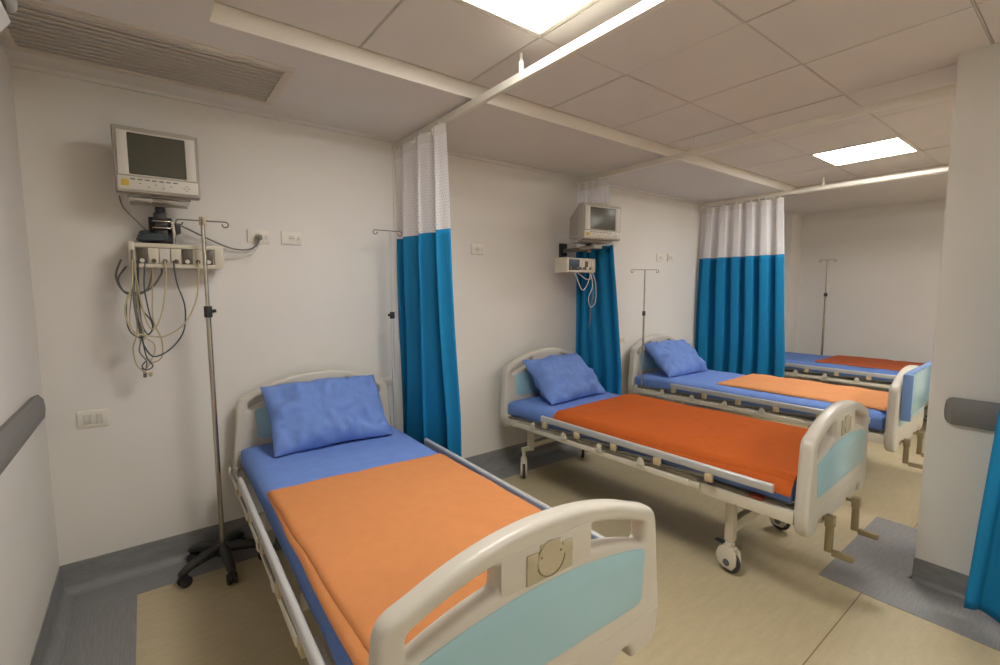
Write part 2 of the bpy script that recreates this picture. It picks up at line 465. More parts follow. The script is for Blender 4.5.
# short track over the right-hand curtain
t = thing('curtain_track', 'white curtain track over the curtain at the right edge', 'curtain track', (3.33, -2.78, 2.52), 0, 'curtain tracks')
bm = new(); bx(bm, -.014, .014, -1.8, 0, -.02, .02, .003); obj('rail', bm, M['track'], t)
for y in (-.1, -1.2):
    bm = new(); cyl(bm, (0, y, .02), (0, y, .107), .01, seg=12); obj('ceiling_hanger', bm, M['track'], t)
# slim wall channel behind the first curtain
bm = new(); bx(bm, 1.842, 1.858, -.0105, 0, 1.95, 2.56, .002); o = obj('wall_channel', bm, M['track']); tag(o, 'slim white vertical channel on the wall at the top of the nearest curtain', 'channel')

# ------------------------------------------------------------------ curtains
def curtain(label, x, top, bot, ztop, zband, zbot, folds, amp, seed, hooks=True, group='privacy curtains', flare=1.0, sp=1.3):
    t = thing('privacy_curtain', label, 'curtain', (x, 0, 0), 0, group)
    rnd = random.Random(seed)
    ph = [rnd.uniform(0, 2*PI) for _ in range(5)]; jit = [rnd.uniform(.7, 1.3) for _ in range(folds*2+3)]
    NU = folds*22
    def P(s, z):
        f = (ztop-z)/(ztop-zbot)
        a = top[0]+(bot[0]-top[0])*min(1, f*sp); b = top[1]+(bot[1]-top[1])*min(1, f*sp)
        k = s*folds; i = int(min(k, folds-1e-6)); w = jit[i]*(1-(k-i))+jit[i+1]*(k-i)
        A = amp*w*(.45+.55*min(1, f*3))*flare
        ang = 2*PI*k+.5*math.sin(2*PI*s*1.3+ph[0])+.25*math.sin(f*3+ph[1]+s*5)
        dx = A*math.sin(ang)+.012*math.sin(7*f+ph[2]+6*s)*f+.3*A*math.sin(2*ang+ph[3])
        y = a+(b-a)*s+.35*A*math.sin(2*ang+ph[4])
        return Vector((dx, min(y, -.012), z))
    def sheet(name, z1, z0, m, n):
        bm = new(); uvl = bm.loops.layers.uv.new('UVMap'); rows = []; arc = [0]
        for i in range(1, NU+1): arc.append(arc[-1]+(P(i/NU, (z0+z1)/2)-P((i-1)/NU, (z0+z1)/2)).length)
        for j in range(n+1):
            z = z1+(z0-z1)*j/n; rows.append([bm.verts.new(P(i/NU, z)) for i in range(NU+1)])
        for j in range(n):
            for i in range(NU):
                f = bm.faces.new((rows[j][i], rows[j+1][i], rows[j+1][i+1], rows[j][i+1]))
                for lp, (ii, jj) in zip(f.loops, ((i, j), (i, j+1), (i+1, j+1), (i+1, j))):
                    lp[uvl].uv = (arc[ii], z1+(z0-z1)*jj/n)
        o = obj(name, bm, m, t, True, 180)
        return o
    sheet('header_band', ztop, ztop-.06, M['curtain_hem'], 3)
    sheet('netting', ztop-.06, zband, M['net'], 16)
    fb = sheet('fabric', zband, zbot, M['curtain'], 40)
    sd = fb.modifiers.new('thick', 'SOLIDIFY'); sd.thickness = .0025
    for k in range(folds*2):
        s = (k+.5)/(folds*2); p = P(s, ztop); bm = new(); bx(bm, p.x*.5-.003, p.x*.5+.003, p.y-.006, p.y+.006, ztop-.02, 2.5)
        obj('glider', bm, M['curtain_hem'], t)
    return t
curtain('blue curtain with white netting top nearest, hanging beside the first bed', 1.855, (-.012, -.70), (-.012, -.835), 2.485, 1.88, .28, 3, .05, 3)
curtain('blue curtain with white netting top behind the second monitor', 3.692, (-.015, -.38), (-.015, -.57), 2.485, 1.905, .28, 4, .026, 5)
curtain('wide blue curtain with white netting top on the farthest track beyond the third bed', 5.81, (-.05, -.95), (-.015, -1.06), 2.475, 1.885, .28, 6, .05, 8)
curtain('blue curtain at the right edge in front of the pillar', 3.33, (-2.93, -3.5), (-2.785, -3.55), 2.485, 1.88, .06, 4, .035, 11, sp=1.0)

# ------------------------------------------------------------------ hospital beds
L = 2.13
def board_outline(z0, zs, zt, wb, wt, notch=.05):
    """outer outline of a head- or footboard, x-z"""
    pts = [(-wb, z0+.05), (-wb+.004, z0)]
    pts = [(-wb+.0, z0+.1), (-wb+.03, z0), (-.35, z0), (-.335, z0+notch), (-.29, z0+notch), (-.27, z0+.012),
           (.27, z0+.012), (.29, z0+notch), (.335, z0+notch), (.35, z0), (wb-.03, z0), (wb, z0+.1)]
    rr = [.07, .045, .01, .02, .02, .015, .015, .02, .02, .01, .045, .07]
    body = []
    for p, r in zip(pts, rr): body.append((p, r))
    # right side up to shoulder then arch to the left shoulder
    arch = []
    n = 22
    for k in range(n+1):
        s = .86*(1-2*k/n)
        x = (wt-.028)*s
        z = zs+(zt-zs)*(1-abs(s)**2.1)
        arch.append((x, z))
    body += [((wt+.006, zs-.11), .05), ((wt-.003, zs-.002), .085)]
    poly = [b[0] for b in body]+arch+[(-wt+.003, zs-.002), (-wt-.006, zs-.11)]
    rad = [b[1] for b in body]+[0]*len(arch)+[.085, .05]
    return rounded(poly, rad), arch
def arch_z(x, zs, zt, wt): return zs+(zt-zs)*(1-min(1, abs(x/(wt-.028)))**2.1)

def make_board(name, y, z0, zs, zt, wb, wt, hole_h, panel_z0, parent, foot, bar, px, ptop, pdrop):
    out, _ = board_outline(z0, zs, zt, wb, wt)
    def hole(x0, x1, drop0, drop1):
        top = []; bot = []
        for k in range(9):
            x = x0+(x1-x0)*k/8; zt_ = arch_z(x, zs, zt, wt)-bar
            top.append((x, zt_)); bot.append((x, zt_-(drop0+(drop1-drop0)*k/8)))
        poly = top+bot[::-1]
        r = [.028 if i in (0, 8, 9, 17) else 0 for i in range(18)]
        return rounded(poly, r)[::-1]
    holes = [hole(-.395, -.16, hole_h[0], hole_h[1]), hole(.16, .395, hole_h[1], hole_h[0])]
    b = plate2d(name, [out]+holes, .062, .019 if foot else .014, M['plastic'], parent, 4)
    b.location = (0, y, 0)
    # pale blue inset panel, shown on both faces
    x1 = px; top = []
    for k in range(17):
        x = x1-2*x1*k/16
        top.append((x, ptop-pdrop*(x/.415)**2))
    poly = rounded([(-x1+.015, panel_z0), (x1-.015, panel_z0)]+top, [.03, .03]+[.03]+[0]*15+[.03])
    p = plate2d('inset_panel', [poly], .0675, .0015, M['panel_blue'], b, 1)
    tag(p, 'pale blue inset panel')
    # raised surround line under the panel
    bm = new(); bx(bm, -wb+.012, wb-.012, -.0325, .0325, panel_z0-.052, panel_z0-.047, .001)
    obj('lower_seam', bm, M['plastic'], b)
    if foot:
        c = .0
        zt_ = zt-bar
        bm = new()
        bx(bm, c-.078, c+.078, -.036, -.030, zt_-.098, zt_-.026, .002)
        cyl(bm, (c, -.0385, zt_-.045), (c, -.030, zt_-.045), .045, seg=36); bx(bm, c-.035, c+.035, -.036, -.03, zt_-.03, zt_-.004, .002)
        for s in (-1, 1):
            bx(bm, c+s*.06-.018, c+s*.06+.018, -.0375, -.031, zt_-.05, zt_-.018, .002)
        clip = obj('chart_clip', bm, M['clip'], b); tag(clip, 'metal chart clip')
        bm = new()
        for k in range(15):
            a = math.radians(200+140*k/14)
        pts = [(c+.047*math.cos(math.radians(a)), -.0385, zt_-.046+.047*math.sin(math.radians(a))) for a in range(200, 360, 12)]
        tube(bm, pts, .0016, 6)
        for s in (-1, 1): cyl(bm, (c+s*.033, -.040, zt_-.035), (c+s*.033, -.037, zt_-.035), .0035, seg=10)
        obj('clip_rim', bm, M['crank'], clip)
        # raised middle block holding the clip
        bm = new(); bx(bm, -.155, .155, -.0325, .0325, zt_-.1, zt_+.004, .006); obj('middle_block', bm, M['plastic'], b)
    return b

def caster(parent, x, y, rz, stem_top):
    bm = new()
    # twin fender: profile in y-z, around a wheel with its axle along x
    prof = []
    for k in range(15):
        a = math.radians(-35+220*k/14); prof.append((.064*math.cos(a)*1.0, .068+.064*math.sin(a)))
    prof = [(p[0], p[1]) for p in prof]
    prof = [(.05, .045), (.066, .075), (.06, .108), (.046, .135), (.02, .15), (-.02, .15), (-.045, .132), (-.052, .1), (-.05, .06), (-.03, .03), (.02, .028)]
    for s in (-1, 1): prism(bm, prof, 'x', s*.012, s*.026, .003)
    bx(bm, -.014, .014, -.03, .035, .128, .152, .003)
    cyl(bm, (0, 0, .145), (0, 0, .175), .024, seg=20, bev=.002)
    cyl(bm, (0, 0, .17), (0, 0, stem_top), .014, seg=16)
    c = obj('caster', bm, M['white_metal'], parent); c.location = (x, y, 0); c.rotation_euler = (0, 0, rz)
    bm = new(); cyl(bm, (-.011, 0, .0625), (.011, 0, .0625), .0625, seg=32, bev=.006)
    obj('wheel', bm, M['rubber'], c)
    for s in (-1, 1):
        bm = new(); cyl(bm, (s*.026, 0, .0625), (s*.0285, 0, .0625), .019, seg=20); obj('hub_cap', bm, M['hub'], c)
    bm = new(); bx(bm, -.016, .016, .03, .085, .145, .153, .003, 2, T(0, 0, 0)); obj('brake_pedal', bm, M['black'], c)
    return c

def make_bed(label, pose):
    t = thing('hospital_bed', label, 'hospital bed', (pose[0], pose[1], 0), pose[2], 'hospital beds')
    make_board('headboard', 0, .40, .905, 1.022, .485, .452, (.045, .06), .66, t, False, .042, .365, .868, .04)
    make_board('footboard', -L, .385, .848, .947, .488, .458, (.064, .072), .56, t, True, .052, .397, .785, .055)
    # frame
    bm = new()
    for s in (-1, 1):
        bx(bm, s*.40-.018, s*.40+.018, -L+.03, -.03, .452, .498, .003)
        bx(bm, s*.458-.016, s*.458+.016, -L+.03, -1.63, .44, .502, .003); bx(bm, s*.455-.016, s*.455+.016, -.16, -.03, .445, .502, .003)
    for y in (-.05, -.75, -1.4, -L+.06): bx(bm, -.44, .44, y-.018, y+.018, .45, .495, .003)
    obj('frame', bm, M['white_metal'], t)
    bm = new()
    bx(bm, -.425, .425, -.72, -.06, .505, .522, .004); bx(bm, -.425, .425, -1.05, -.735, .505, .522, .004)
    bx(bm, -.425, .425, -1.45, -1.065, .505, .522, .004); bx(bm, -.425, .425, -2.06, -1.465, .505, .522, .004)
    obj('deck', bm, M['deck'], t)
    # legs and casters
    for s in (-1, 1):
        bm = new(); bx(bm, s*.285-.022, s*.285+.022, -.152, -.112, .215, .45, .004); bx(bm, s*.285, s*.375, -.147, -.117, .222, .255, .003)
        obj('leg', bm, M['white_metal'], t)
        bm = new(); bx(bm, s*.35-.023, s*.35+.023, -1.793, -1.747, .185, .45, .004)
        obj('leg', bm, M['white_metal'], t)
        caster(t, s*.36, -.132, math.radians(-42), .225)
        caster(t, s*.35, -1.77, math.radians(-12), .195)
    bm = new(); bx(bm, -.27, .27, -.147, -.117, .235, .275, .003); obj('cross_beam', bm, M['white_metal'], t)
    bm = new(); bx(bm, -.34, .34, -1.79, -1.75, .225, .285, .003); obj('cross_beam', bm, M['white_metal'], t)
    # folded guard rails
    for s in (-1, 1):
        bm = new()
        x = s*.503
        prism(bm, rounded([(x-.012, .574), (x+.012, .574), (x+.012, .618), (x-.012, .618)], .011, 4), 'y', -2.02, -.48, .002)
        g = obj('guard_rail', bm, M['alu'], t); tag(g, 'silver folded guard rail')
        bm = new(); xl = s*.49; bx(bm, xl-.013, xl+.013, -1.6, -.06, .468, .502, .004); bx(bm, xl-.01, xl+.01, -1.66, -1.6, .472, .498, .003)
        obj('lower_bar', bm, M['white_metal'], g)
        for k in range(5):
            yb, yt = -.09-.305*k, -.515-.3*k
            bm = new()
            prism(bm, rounded([(yb-.03, .498), (yb+.03, .498), (yb+.012, .548), (yb-.012, .548)], .012), 'x', x+s*.004, x+s*.011, .001)
            cyl(bm, (x+s*.0105, yb, .53), (x+s*.0135, yb, .53), .006, seg=12)
            obj('bracket', bm, M['white_metal'], g)
            bm = new(); bx(bm, x-.014, x+.01, yt-.021, yt+.021, .532, .578, .005); obj('joint_block', bm, M['beige'], g)
            bm = new(); a = math.atan2(.035, yb-yt); ln = math.hypot(.035, yb-yt)
            bx(bm, x-.004-(k % 2)*.006, x+.004-(k % 2)*.006, -ln/2, ln/2, -.009, .009, .002, 2, T(0, (yb+yt)/2, .54) @ RX(-a))
            obj('post', bm, M['dark_metal'], g)
    # cranks
    for cx, ey, ez in ((-.27, .015, .005), (.10, .0, -.01)):
        bm = new(); zc = .43+ez; ye = -L-.06+ey
        cyl(bm, (cx, -L+.25, zc), (cx, ye-.01, zc), .009, seg=12)
        bx(bm, cx-.015, cx+.015, ye-.03, ye, zc-.155, zc+.02, .003); bx(bm, cx-.019, cx+.019, ye-.034, ye+.003, zc-.03, zc+.023, .003)
        c = obj('crank', bm, M['crank'], t)
        bm = new(); bx(bm, cx-.014, cx+.014, ye-.115, ye-.03, zc-.168, zc-.14, .004); obj('handle', bm, M['crank'], c)
    bm = new(); bx(bm, -.475, -.43, -1.965, -1.9, .508, .522, .003); obj('release_lever', bm, M['red'], t)
    # pole sockets at the head corners
    for s in (-1, 1):
        bm = new(); bx(bm, s*.47-.018, s*.47+.018, -.105, -.055, .45, .485, .004); cyl(bm, (s*.475, -.08, .475), (s*.475, -.08, .53), .0135, seg=14)
        obj('pole_socket', bm, M['white_metal'], t)
    return t

BEDS = [(1.25, -.11, -.022), (3.135, -.17, .034), (4.885, -.10, .026), (7.12, -.17, -.01)]
bl = ['cream hospital bed nearest, its footboard with chart clip filling the foreground',
      'cream hospital bed second along the wall, wheels and cranks in full view',
      'cream hospital bed third along the wall, with a blue-edged board on its footboard',
      'cream hospital bed farthest, mostly hidden behind the curtain and third bed']
bed0 = make_bed(bl[0], BEDS[0])
for p, lb in zip(BEDS[1:], bl[1:]): dup(bed0, (p[0], p[1], 0), p[2], lb)

def place(o, bed, dx=0, dy=0, z=0, rz=0):
    x, y, r = BEDS[bed]; c, s = math.cos(r), math.sin(r)
    o.location = (x+c*dx-s*dy, y+s*dx+c*dy, z); o.rotation_euler = (0, 0, r+rz)

# ------------------------------------------------------------------ mattresses
def mattress(bed, label, seed):
    bm = new()
    nx, ny = 26, 56; w, y0, y1, z0, z1 = .44, -.045, -2.075, .524, .642
    import random as _r
    off = Vector((seed*3.1, seed*1.7, 0))
    def top(x, y):
        e = min(1, (w-abs(x))/.07, (y0-y)/.07+0, (y-y1)/.07)
        e = max(0, e)
        h = noise.noise(Vector((x*4, y*4, 0))+off)*.004+noise.noise(Vector((x*11, y*9, 3))+off)*.0022
        return z1-.026*(1-e)**2.4+h*e
    g = [[bm.verts.new((-w+2*w*i/nx, y0+(y1-y0)*j/ny, 0)) for i in range(nx+1)] for j in range(ny+1)]
    for r in g:
        for v in r: v.co.z = top(v.co.x, v.co.y)
    for j in range(ny):
        for i in range(nx): bm.faces.new((g[j][i], g[j+1][i], g[j+1][i+1], g[j][i+1]))
    rim = g[0]+[g[j][nx] for j in range(1, ny+1)]+g[ny][nx-1::-1]+[g[j][0] for j in range(ny-1, 0, -1)]
    prev = rim
    for zz, infl in ((.60, .006), (.57, .008), (.54, .006), (z0, -.004)):
        cur = []
        for v in rim:
            x, y = v.co.x, v.co.y
            dx = (infl if abs(abs(x)-w) < 1e-5 else 0)*(1 if x > 0 else -1)
            dy = (infl*.5 if (abs(y-y0) < 1e-5) else (-infl*.5 if abs(y-y1) < 1e-5 else 0))
            wob = .003*noise.noise(Vector((x*6, y*6, zz*20))+off)
            cur.append(bm.verts.new((x+dx+wob*(1 if dx else 0), y+dy, zz)))
        n = len(rim)
        for i in range(n): bm.faces.new((prev[i], prev[(i+1) % n], cur[(i+1) % n], cur[i]))
        prev = cur
    bm.faces.new(prev)
    o = obj('mattress', bm, M['sheet'], None, True, 60)
    place(o, bed); tag(o, label, 'mattress', 'blue sheeted mattresses'); return o
for k, s in enumerate(('mattress in a blue fitted sheet on the nearest bed', 'mattress in a blue fitted sheet on the second bed',
                       'mattress in a blue fitted sheet on the third bed, its blue side showing', 'mattress in a blue fitted sheet on the farthest bed')):
    mattress(k, s, k+1)

# ------------------------------------------------------------------ pillows
def pillow(bed, label, dx, dy, z, tilt, rz, seed, w=.33, h=.222, th=.088, skew=0):
    bm = new(); n = 40; m_ = 30; off = Vector((seed*5.3, seed*2.1, seed))
    def P(u, v, side):
        pin = 1-.07*(abs(u*v))**1.5
        edge_u = 1-.035*(1-v*v)*abs(u); edge_v = 1-.05*(1-u*u)*abs(v)
        x = u*w*edge_u; y = v*h*edge_v+skew*u*.02
        f = max(0, (1-abs(u)**3.2))*max(0, (1-abs(v)**2.6))
        t = th*f**.55
        wr = noise.noise(Vector((x*7, y*7, side*2))+off)*.05+abs(noise.noise(Vector((x*14+y*6, y*11-x*4, side*3))+off))*.05+noise.noise(Vector((x*30, y*24, side*3))+off)*.006
        # creases running in from the corners
        cr = .02*math.sin(34*(abs(x)*.8-abs(y)+.3*noise.noise(Vector((x*6, y*6, 1))+off)))*(abs(u)**2)*(abs(v)**1.0)
        t += (wr+cr)*min(1, f*2.6)
        y += .012*noise.noise(Vector((x*5, v*2, 7))+off); x += .012*noise.noise(Vector((u*2, y*6, 9))+off)
        return Vector((x, y, side*max(t, .002)+.012*abs(u)**3*noise.noise(Vector((u*2, v*3, 0))+off)))
    A = [[bm.verts.new(P(-1+2*i/n, -1+2*j/m_, 1)) for i in range(n+1)] for j in range(m_+1)]
    B = [[bm.verts.new(P(-1+2*i/n, -1+2*j/m_, -1)) for i in range(n+1)] for j in range(m_+1)]
    for j in range(m_):
        for i in range(n):
            bm.faces.new((A[j][i], A[j][i+1], A[j+1][i+1], A[j+1][i])); bm.faces.new((B[j][i], B[j+1][i], B[j+1][i+1], B[j][i+1]))
    for i in range(n): bm.faces.new((A[0][i], B[0][i], B[0][i+1], A[0][i+1])); bm.faces.new((A[m_][i], A[m_][i+1], B[m_][i+1], B[m_][i]))
    for j in range(m_): bm.faces.new((A[j][0], A[j+1][0], B[j+1][0], B[j][0])); bm.faces.new((A[j][n], B[j][n], B[j+1][n], A[j+1][n]))
    bmesh.ops.transform(bm, matrix=RX(tilt), verts=bm.verts)
    o = obj('pillow', bm, M['pillow'], None, True, 80); place(o, bed, dx, dy, z, rz); tag(o, label, 'pillow', 'blue pillows'); return o
pillow(0, 'blue pillow leaning on the headboard of the nearest bed', .0, -.235, .815, math.radians(47), 0, 1)
pillow(1, 'blue pillow leaning on the headboard of the second bed', -.01, -.25, .805, math.radians(43), .02, 2)
pillow(2, 'blue pillow leaning on the headboard of the third bed', -.04, -.26, .80, math.radians(42), -.1, 3)

# ------------------------------------------------------------------ blankets
def blanket(bed, label, m, x0, x1, y0, y1, seed, layers=2, z=.644, slant=0, drop_l=0, drop_r=0):
    t = None; bm = new(); nx, ny = 54, 66
    off = Vector((seed*4.7, seed*1.3, seed*2.2))
    def sheet(zb, a, b, c, d, thick, k, sx=0):
        def P(i, j, side):
            u, v = i/nx, j/ny
            x = a+sx*v*(1-u)+(b-a)*u; y = c+(d-c)*v-slant*(u-.5)*(1-v)
            x += .010*noise.noise(Vector((v*5, k, 1))+off)*(1 if u < .5 else -1)*abs(2*u-1)**3
            y += .012*noise.noise(Vector((u*5, k, 4))+off)*abs(2*v-1)**3
            h = .006*noise.noise(Vector((x*5, y*5, k))+off)+.004*noise.noise(Vector((x*12+y*9, (y-x)*3, k+3))+off)+.003*abs(noise.noise(Vector((x*20-y*13, (y+x)*4, 5))+off))
            e = min(1, u/.035, (1-u)/.035, v/.03, (1-v)/.03); h = h+.004
            zt = zb+thick*(.25+.75*math.sqrt(max(0, 1-(1-e)**2)))+max(h, -.001)*(.4+.6*e)
            if side < 0: zt = zb+max(h, -.001)*.3
            for lim, dr in ((-.40, drop_l), (.40, drop_r)):
                lim = lim*1.05
                over = (lim-x) if lim < 0 else (x-lim)
                if over > 0 and dr: zt -= dr*(over/.05)**1.6
            return bm.verts.new((x, y, zt))
        A = [[P(i, j, 1) for i in range(nx+1)] for j in range(ny+1)]; B = [[P(i, j, -1) for i in range(nx+1)] for j in range(ny+1)]
        for j in range(ny):
            for i in range(nx):
                bm.faces.new((A[j][i], A[j+1][i], A[j+1][i+1], A[j][i+1])); bm.faces.new((B[j][i], B[j][i+1], B[j+1][i+1], B[j+1][i]))
        for i in range(nx): bm.faces.new((A[0][i], A[0][i+1], B[0][i+1], B[0][i])); bm.faces.new((A[ny][i], B[ny][i], B[ny][i+1], A[ny][i+1]))
        for j in range(ny): bm.faces.new((A[j][0], B[j][0], B[j+1][0], A[j+1][0])); bm.faces.new((A[j][nx], A[j+1][nx], B[j+1][nx], B[j][nx]))
    if layers == 2:
        sheet(z, x0-.0, x1, y0+.006, y1, .008, 0); sheet(z+.0095, x0+.004, x1-.004, y0-.006, y1, .009, 0, .035)
    else: sheet(z, x0, x1, y0, y1, .016, 0)
    o = obj('blanket', bm, m, None, True, 70); place(o, bed); tag(o, label, 'blanket', 'orange blankets'); return o
blanket(0, 'light orange folded blanket on the nearest bed', M['bl1'], -.445, .405, -.84, -2.072, 1, 2, slant=.03, drop_l=.012, drop_r=.02)
blanket(1, 'deep orange blanket covering the lower part of the second bed', M['bl2'], -.485, .445, -.56, -2.088, 2, 2, drop_l=.045, drop_r=.02)
blanket(2, 'peach orange blanket laid flat on the third bed', M['bl3'], -.33, .41, -.83, -2.072, 3, 1)
blanket(3, 'rust orange blanket on the farthest bed', M['bl4'], -.34, .42, -.83, -2.07, 4, 1)

# ------------------------------------------------------------------ board hung on third footboard
t = thing('foot_board_cover', 'rectangular light blue board with blue edges hung on the footboard of the third bed', 'board')
place(t, 2, .06, -L-.052, 0)
bm = new(); bx(bm, -.455, .455, -.016, .014, .63, .925, .002); obj('board_face', bm, M['board_face'], t)
bm = new()
for s in (-1, 1): bx(bm, s*.467-.013, s*.467+.013, -.04, .016, .615, .94, .006)
bx(bm, -.454, .454, -.018, .016, .926, .94, .003)
tag(obj('edge_strip', bm, M['board_edge'], t), 'blue edge strip')

# ------------------------------------------------------------------ drip stands
def hooks(bm, z, arms, r=.0035):
    for (dx, dy) in arms:
        n = math.hypot(dx, dy); ux, uy = dx/n, dy/n
        pts = [(0, 0, z), (dx*.8, dy*.8, z)]
        rr = .014
        for k in range(0, 15):
            a = math.radians(90-20*k)
            pts.append((dx+ux*rr*math.cos(a), dy+uy*rr*math.cos(a), z-rr+rr*math.sin(a)))
        tube(bm, pts, r, 7)
t = thing('drip_stand', 'steel drip stand on a black five-legged wheeled base left of the nearest bed', 'drip stand', (.68, -.22, 0), 0, 'drip stands')
bm = new(); cyl(bm, (0, 0, .1), (0, 0, 1.43), .0125, seg=18); obj('pole', bm, M['steel'], t)
bm = new(); cyl(bm, (0, 0, 1.4), (0, 0, 1.885), .0095, seg=18); obj('upper_pole', bm, M['steel'], t)
bm = new(); cyl(bm, (0, 0, 1.385), (0, 0, 1.445), .019, seg=18, bev=.003); cyl(bm, (0, 0, 1.415), (.035, -.01, 1.42), .009, seg=12); obj('collar', bm, M['black'], t)
bm = new(); cyl(bm, (0, 0, 1.86), (0, 0, 1.905), .016, seg=18, bev=.004); obj('top_cap', bm, M['beige'], t)
bm = new(); hooks(bm, 1.885, ((.1, -.01), (-.1, .01), (.01, .08), (-.01, -.08))); obj('hook', bm, M['dark_metal'], t)
bm = new(); cyl(bm, (0, 0, .075), (0, 0, .135), .032, .022, seg=20, bev=.004); obj('base_hub', bm, M['black'], t)
for k in range(5):
    a = math.radians(-86-72*k); bm = new(); r = .235
    secs = [(0, .108, .034, .03), (.07, .112, .032, .028), (.15, .1, .027, .024), (.2, .08, .024, .021), (.222, .07, .018, .014)]
    rings = []
    for (d, z, wy, hz) in secs:
        rings.append([bm.verts.new((d, wy*math.cos(q)*.9, z+hz*math.sin(q))) for q in [2*PI*i/10 for i in range(10)]])
    for A, B in zip(rings, rings[1:]):
        for i in range(10): bm.faces.new((A[i], A[(i+1) % 10], B[(i+1) % 10], B[i]))
    bm.faces.new(rings[0]); bm.faces.new(rings[-1])
    lg = obj('leg', bm, M['black'], t); lg.rotation_euler = (0, 0, a)
    bm = new()
    cyl(bm, (.206, 0, .04), (.206, 0, .075), .009, seg=10)
    for s in (-1, 1): cyl(bm, (.198, s*.006, .029), (.198, s*.024, .029), .029, seg=20, bev=.005)
    bx(bm, .182, .222, -.006, .006, .02, .06, .003)
    obj('caster', bm, M['black'], lg)

def bed_pole(label, x, y, ztop, zmid, arms, m=M['steel'], z0=.5, r=.008):
    t = thing('drip_pole', label, 'drip stand', (x, y, z0), 0, 'drip poles on beds')
    bm = new(); cyl(bm, (0, 0, 0), (0, 0, zmid-z0), r*1.25, seg=14); obj('pole', bm, m, t)
    bm = new(); cyl(bm, (0, 0, zmid-z0), (0, 0, ztop-z0), r*.85, seg=14); obj('upper_pole', bm, m, t)
    bm = new(); cyl(bm, (0, 0, zmid-.025-z0), (0, 0, zmid+.02-z0), r*2.1, seg=14, bev=.003); cyl(bm, (0, 0, zmid-z0), (-.03, -.012, zmid-z0), .009, seg=10)
    obj('collar', bm, M['black'], t)
    bm = new(); hooks(bm, ztop-z0, arms, .0032); obj('hook', bm, M['dark_metal'], t)
    return t
def sock(b, s):
    x, y, r = BEDS[b]; c, q = math.cos(r), math.sin(r); dx, dy = s*.475, -.08
    return x+c*dx-q*dy, y+q*dx+c*dy
bed_pole('pale drip pole rising at the right head corner of the nearest bed beside the curtain', *sock(0, 1), 1.91, 1.36, ((-.105, -.005), (.07, .005)), M['alu'])
bed_pole('thin drip pole rising at the left head corner of the third bed', sock(2, -1)[0]+.008, -.25, 1.715, 1.28, ((.125, -.06), (-.125, .06)), M['steel'], .506)
fp = bed_pole('thin drip pole standing on the floor between the far bed and the end wall', 7.665, -.79, 1.9, 1.44, ((.0, .085), (0, -.085), (.06, .02), (-.06, -.02)), M['steel'], .0, .0105)
bm = new(); cyl(bm, (0, 0, 0), (0, 0, .03), .11, .1, seg=28, bev=.005); obj('base', bm, M['black'], fp)

# ------------------------------------------------------------------ monitors
def monitor(label, x, y, z, rz, w, h, d, peaked):
    t = thing('patient_monitor', label, 'monitor', (x, y, z), rz, 'patient monitors')
    # front faces -y, origin at the middle of the front face
    bm = new()
    rings = []
    for (yy, sx, sz, dz) in ((-.012, .97, .97, 0), (0, 1, 1, 0), (.05, 1, 1, 0), (.075, .93, .93, 0), (d, .62, .6, -.1*h)):
        rings.append([bm.verts.new((sx*a*w/2, yy, dz+sz*b*h/2)) for a, b in rounded([(-1, -1), (1, -1), (1, 1), (0, 1.08 if peaked else 1), (-1, 1)], .06, 3)])
    n = len(rings[0])
    for A, B in zip(rings, rings[1:]):
        for i in range(n): bm.faces.new((A[i], A[(i+1) % n], B[(i+1) % n], B[i]))
    bm.faces.new(rings[0]); bm.faces.new(rings[-1])
    obj('casing', bm, M['mon'], t, True, 30)
    sz0, sz1 = -.22*h, .40*h
    # bezel round the screen
    out = [(-.455*w, sz0-.02*h), (.455*w, sz0-.02*h), (.455*w, sz1+.025*h), (-.455*w, sz1+.025*h)]
    inn = rounded([(-.335*w, sz0), (.335*w, sz0), (.335*w, sz1), (-.335*w, sz1)], .006)[::-1]
    b = plate2d('bezel', [rounded(out, .006), inn], .012, .002, M['mon_light'], t, 1); b.location = (0, -.013, 0)
    # slightly domed glass
    bm = new(); g = []
    for j in range(9):
        g.append([bm.verts.new((.34*w*(-1+2*i/10), -.0135-.004*(1-(2*i/10-1)**2)*(1-(2*j/8-1)**2), sz0+(sz1-sz0)*j/8)) for i in range(11)])
    for j in range(8):
        for i in range(10): bm.faces.new((g[j][i], g[j][i+1], g[j+1][i+1], g[j+1][i]))
    obj('screen', bm, M['screen'], t)
    bm = new(); bx(bm, -.47*w, .47*w, -.02, -.008, -.455*h, -.255*h, .003); cp = obj('control_panel', bm, M['mon_light'], t)
    for k in range(7):
        bm = new(); xx = -.30*w+k*.082*w; bx(bm, xx-.028*w, xx+.028*w, -.0225, -.019, -.305*h, -.285*h, .001); obj('key', bm, M['key'], cp)
    for k, xx in enumerate((-.22, -.12, -.04, .05, .14)):
        bm = new(); bx(bm, xx*w-.013*w, xx*w+.013*w, -.0215, -.019, -.36*h-(k % 2)*.04*h, -.348*h-(k % 2)*.04*h, .0005); obj('key', bm, M['key'], cp)
    bm = new()
    for a, q in ((0, .035), (0, -.035), (.03, 0), (-.03, 0)): bx(bm, .33*w+a*w-.011*w, .33*w+a*w+.011*w, -.022, -.019, -.365*h+q*h-.009*h, -.365*h+q*h+.009*h, .001)
    obj('arrow_pad', bm, M['mon'], cp)
    bm = new(); bx(bm, -.43*w, -.345*w, -.0212, -.019, -.405*h, -.31*h, .0005); obj('sticker', bm, M['yellow'], cp)
    bm = new(); bx(bm, -.38*w, .38*w, .03, .12, -.5*h-.009, -.5*h, .003); obj('foot_rail', bm, M['mon'], t)
    return t
monitor('grey patient monitor nearest, mounted high on the wall above the cable bundle', .508, -.25, 2.14, 0, .335, .305, .2, False)
monitor('grey patient monitor with peaked top in front of the second curtain', 3.435, -.52, 2.07, -.10, .42, .285, .25, True)

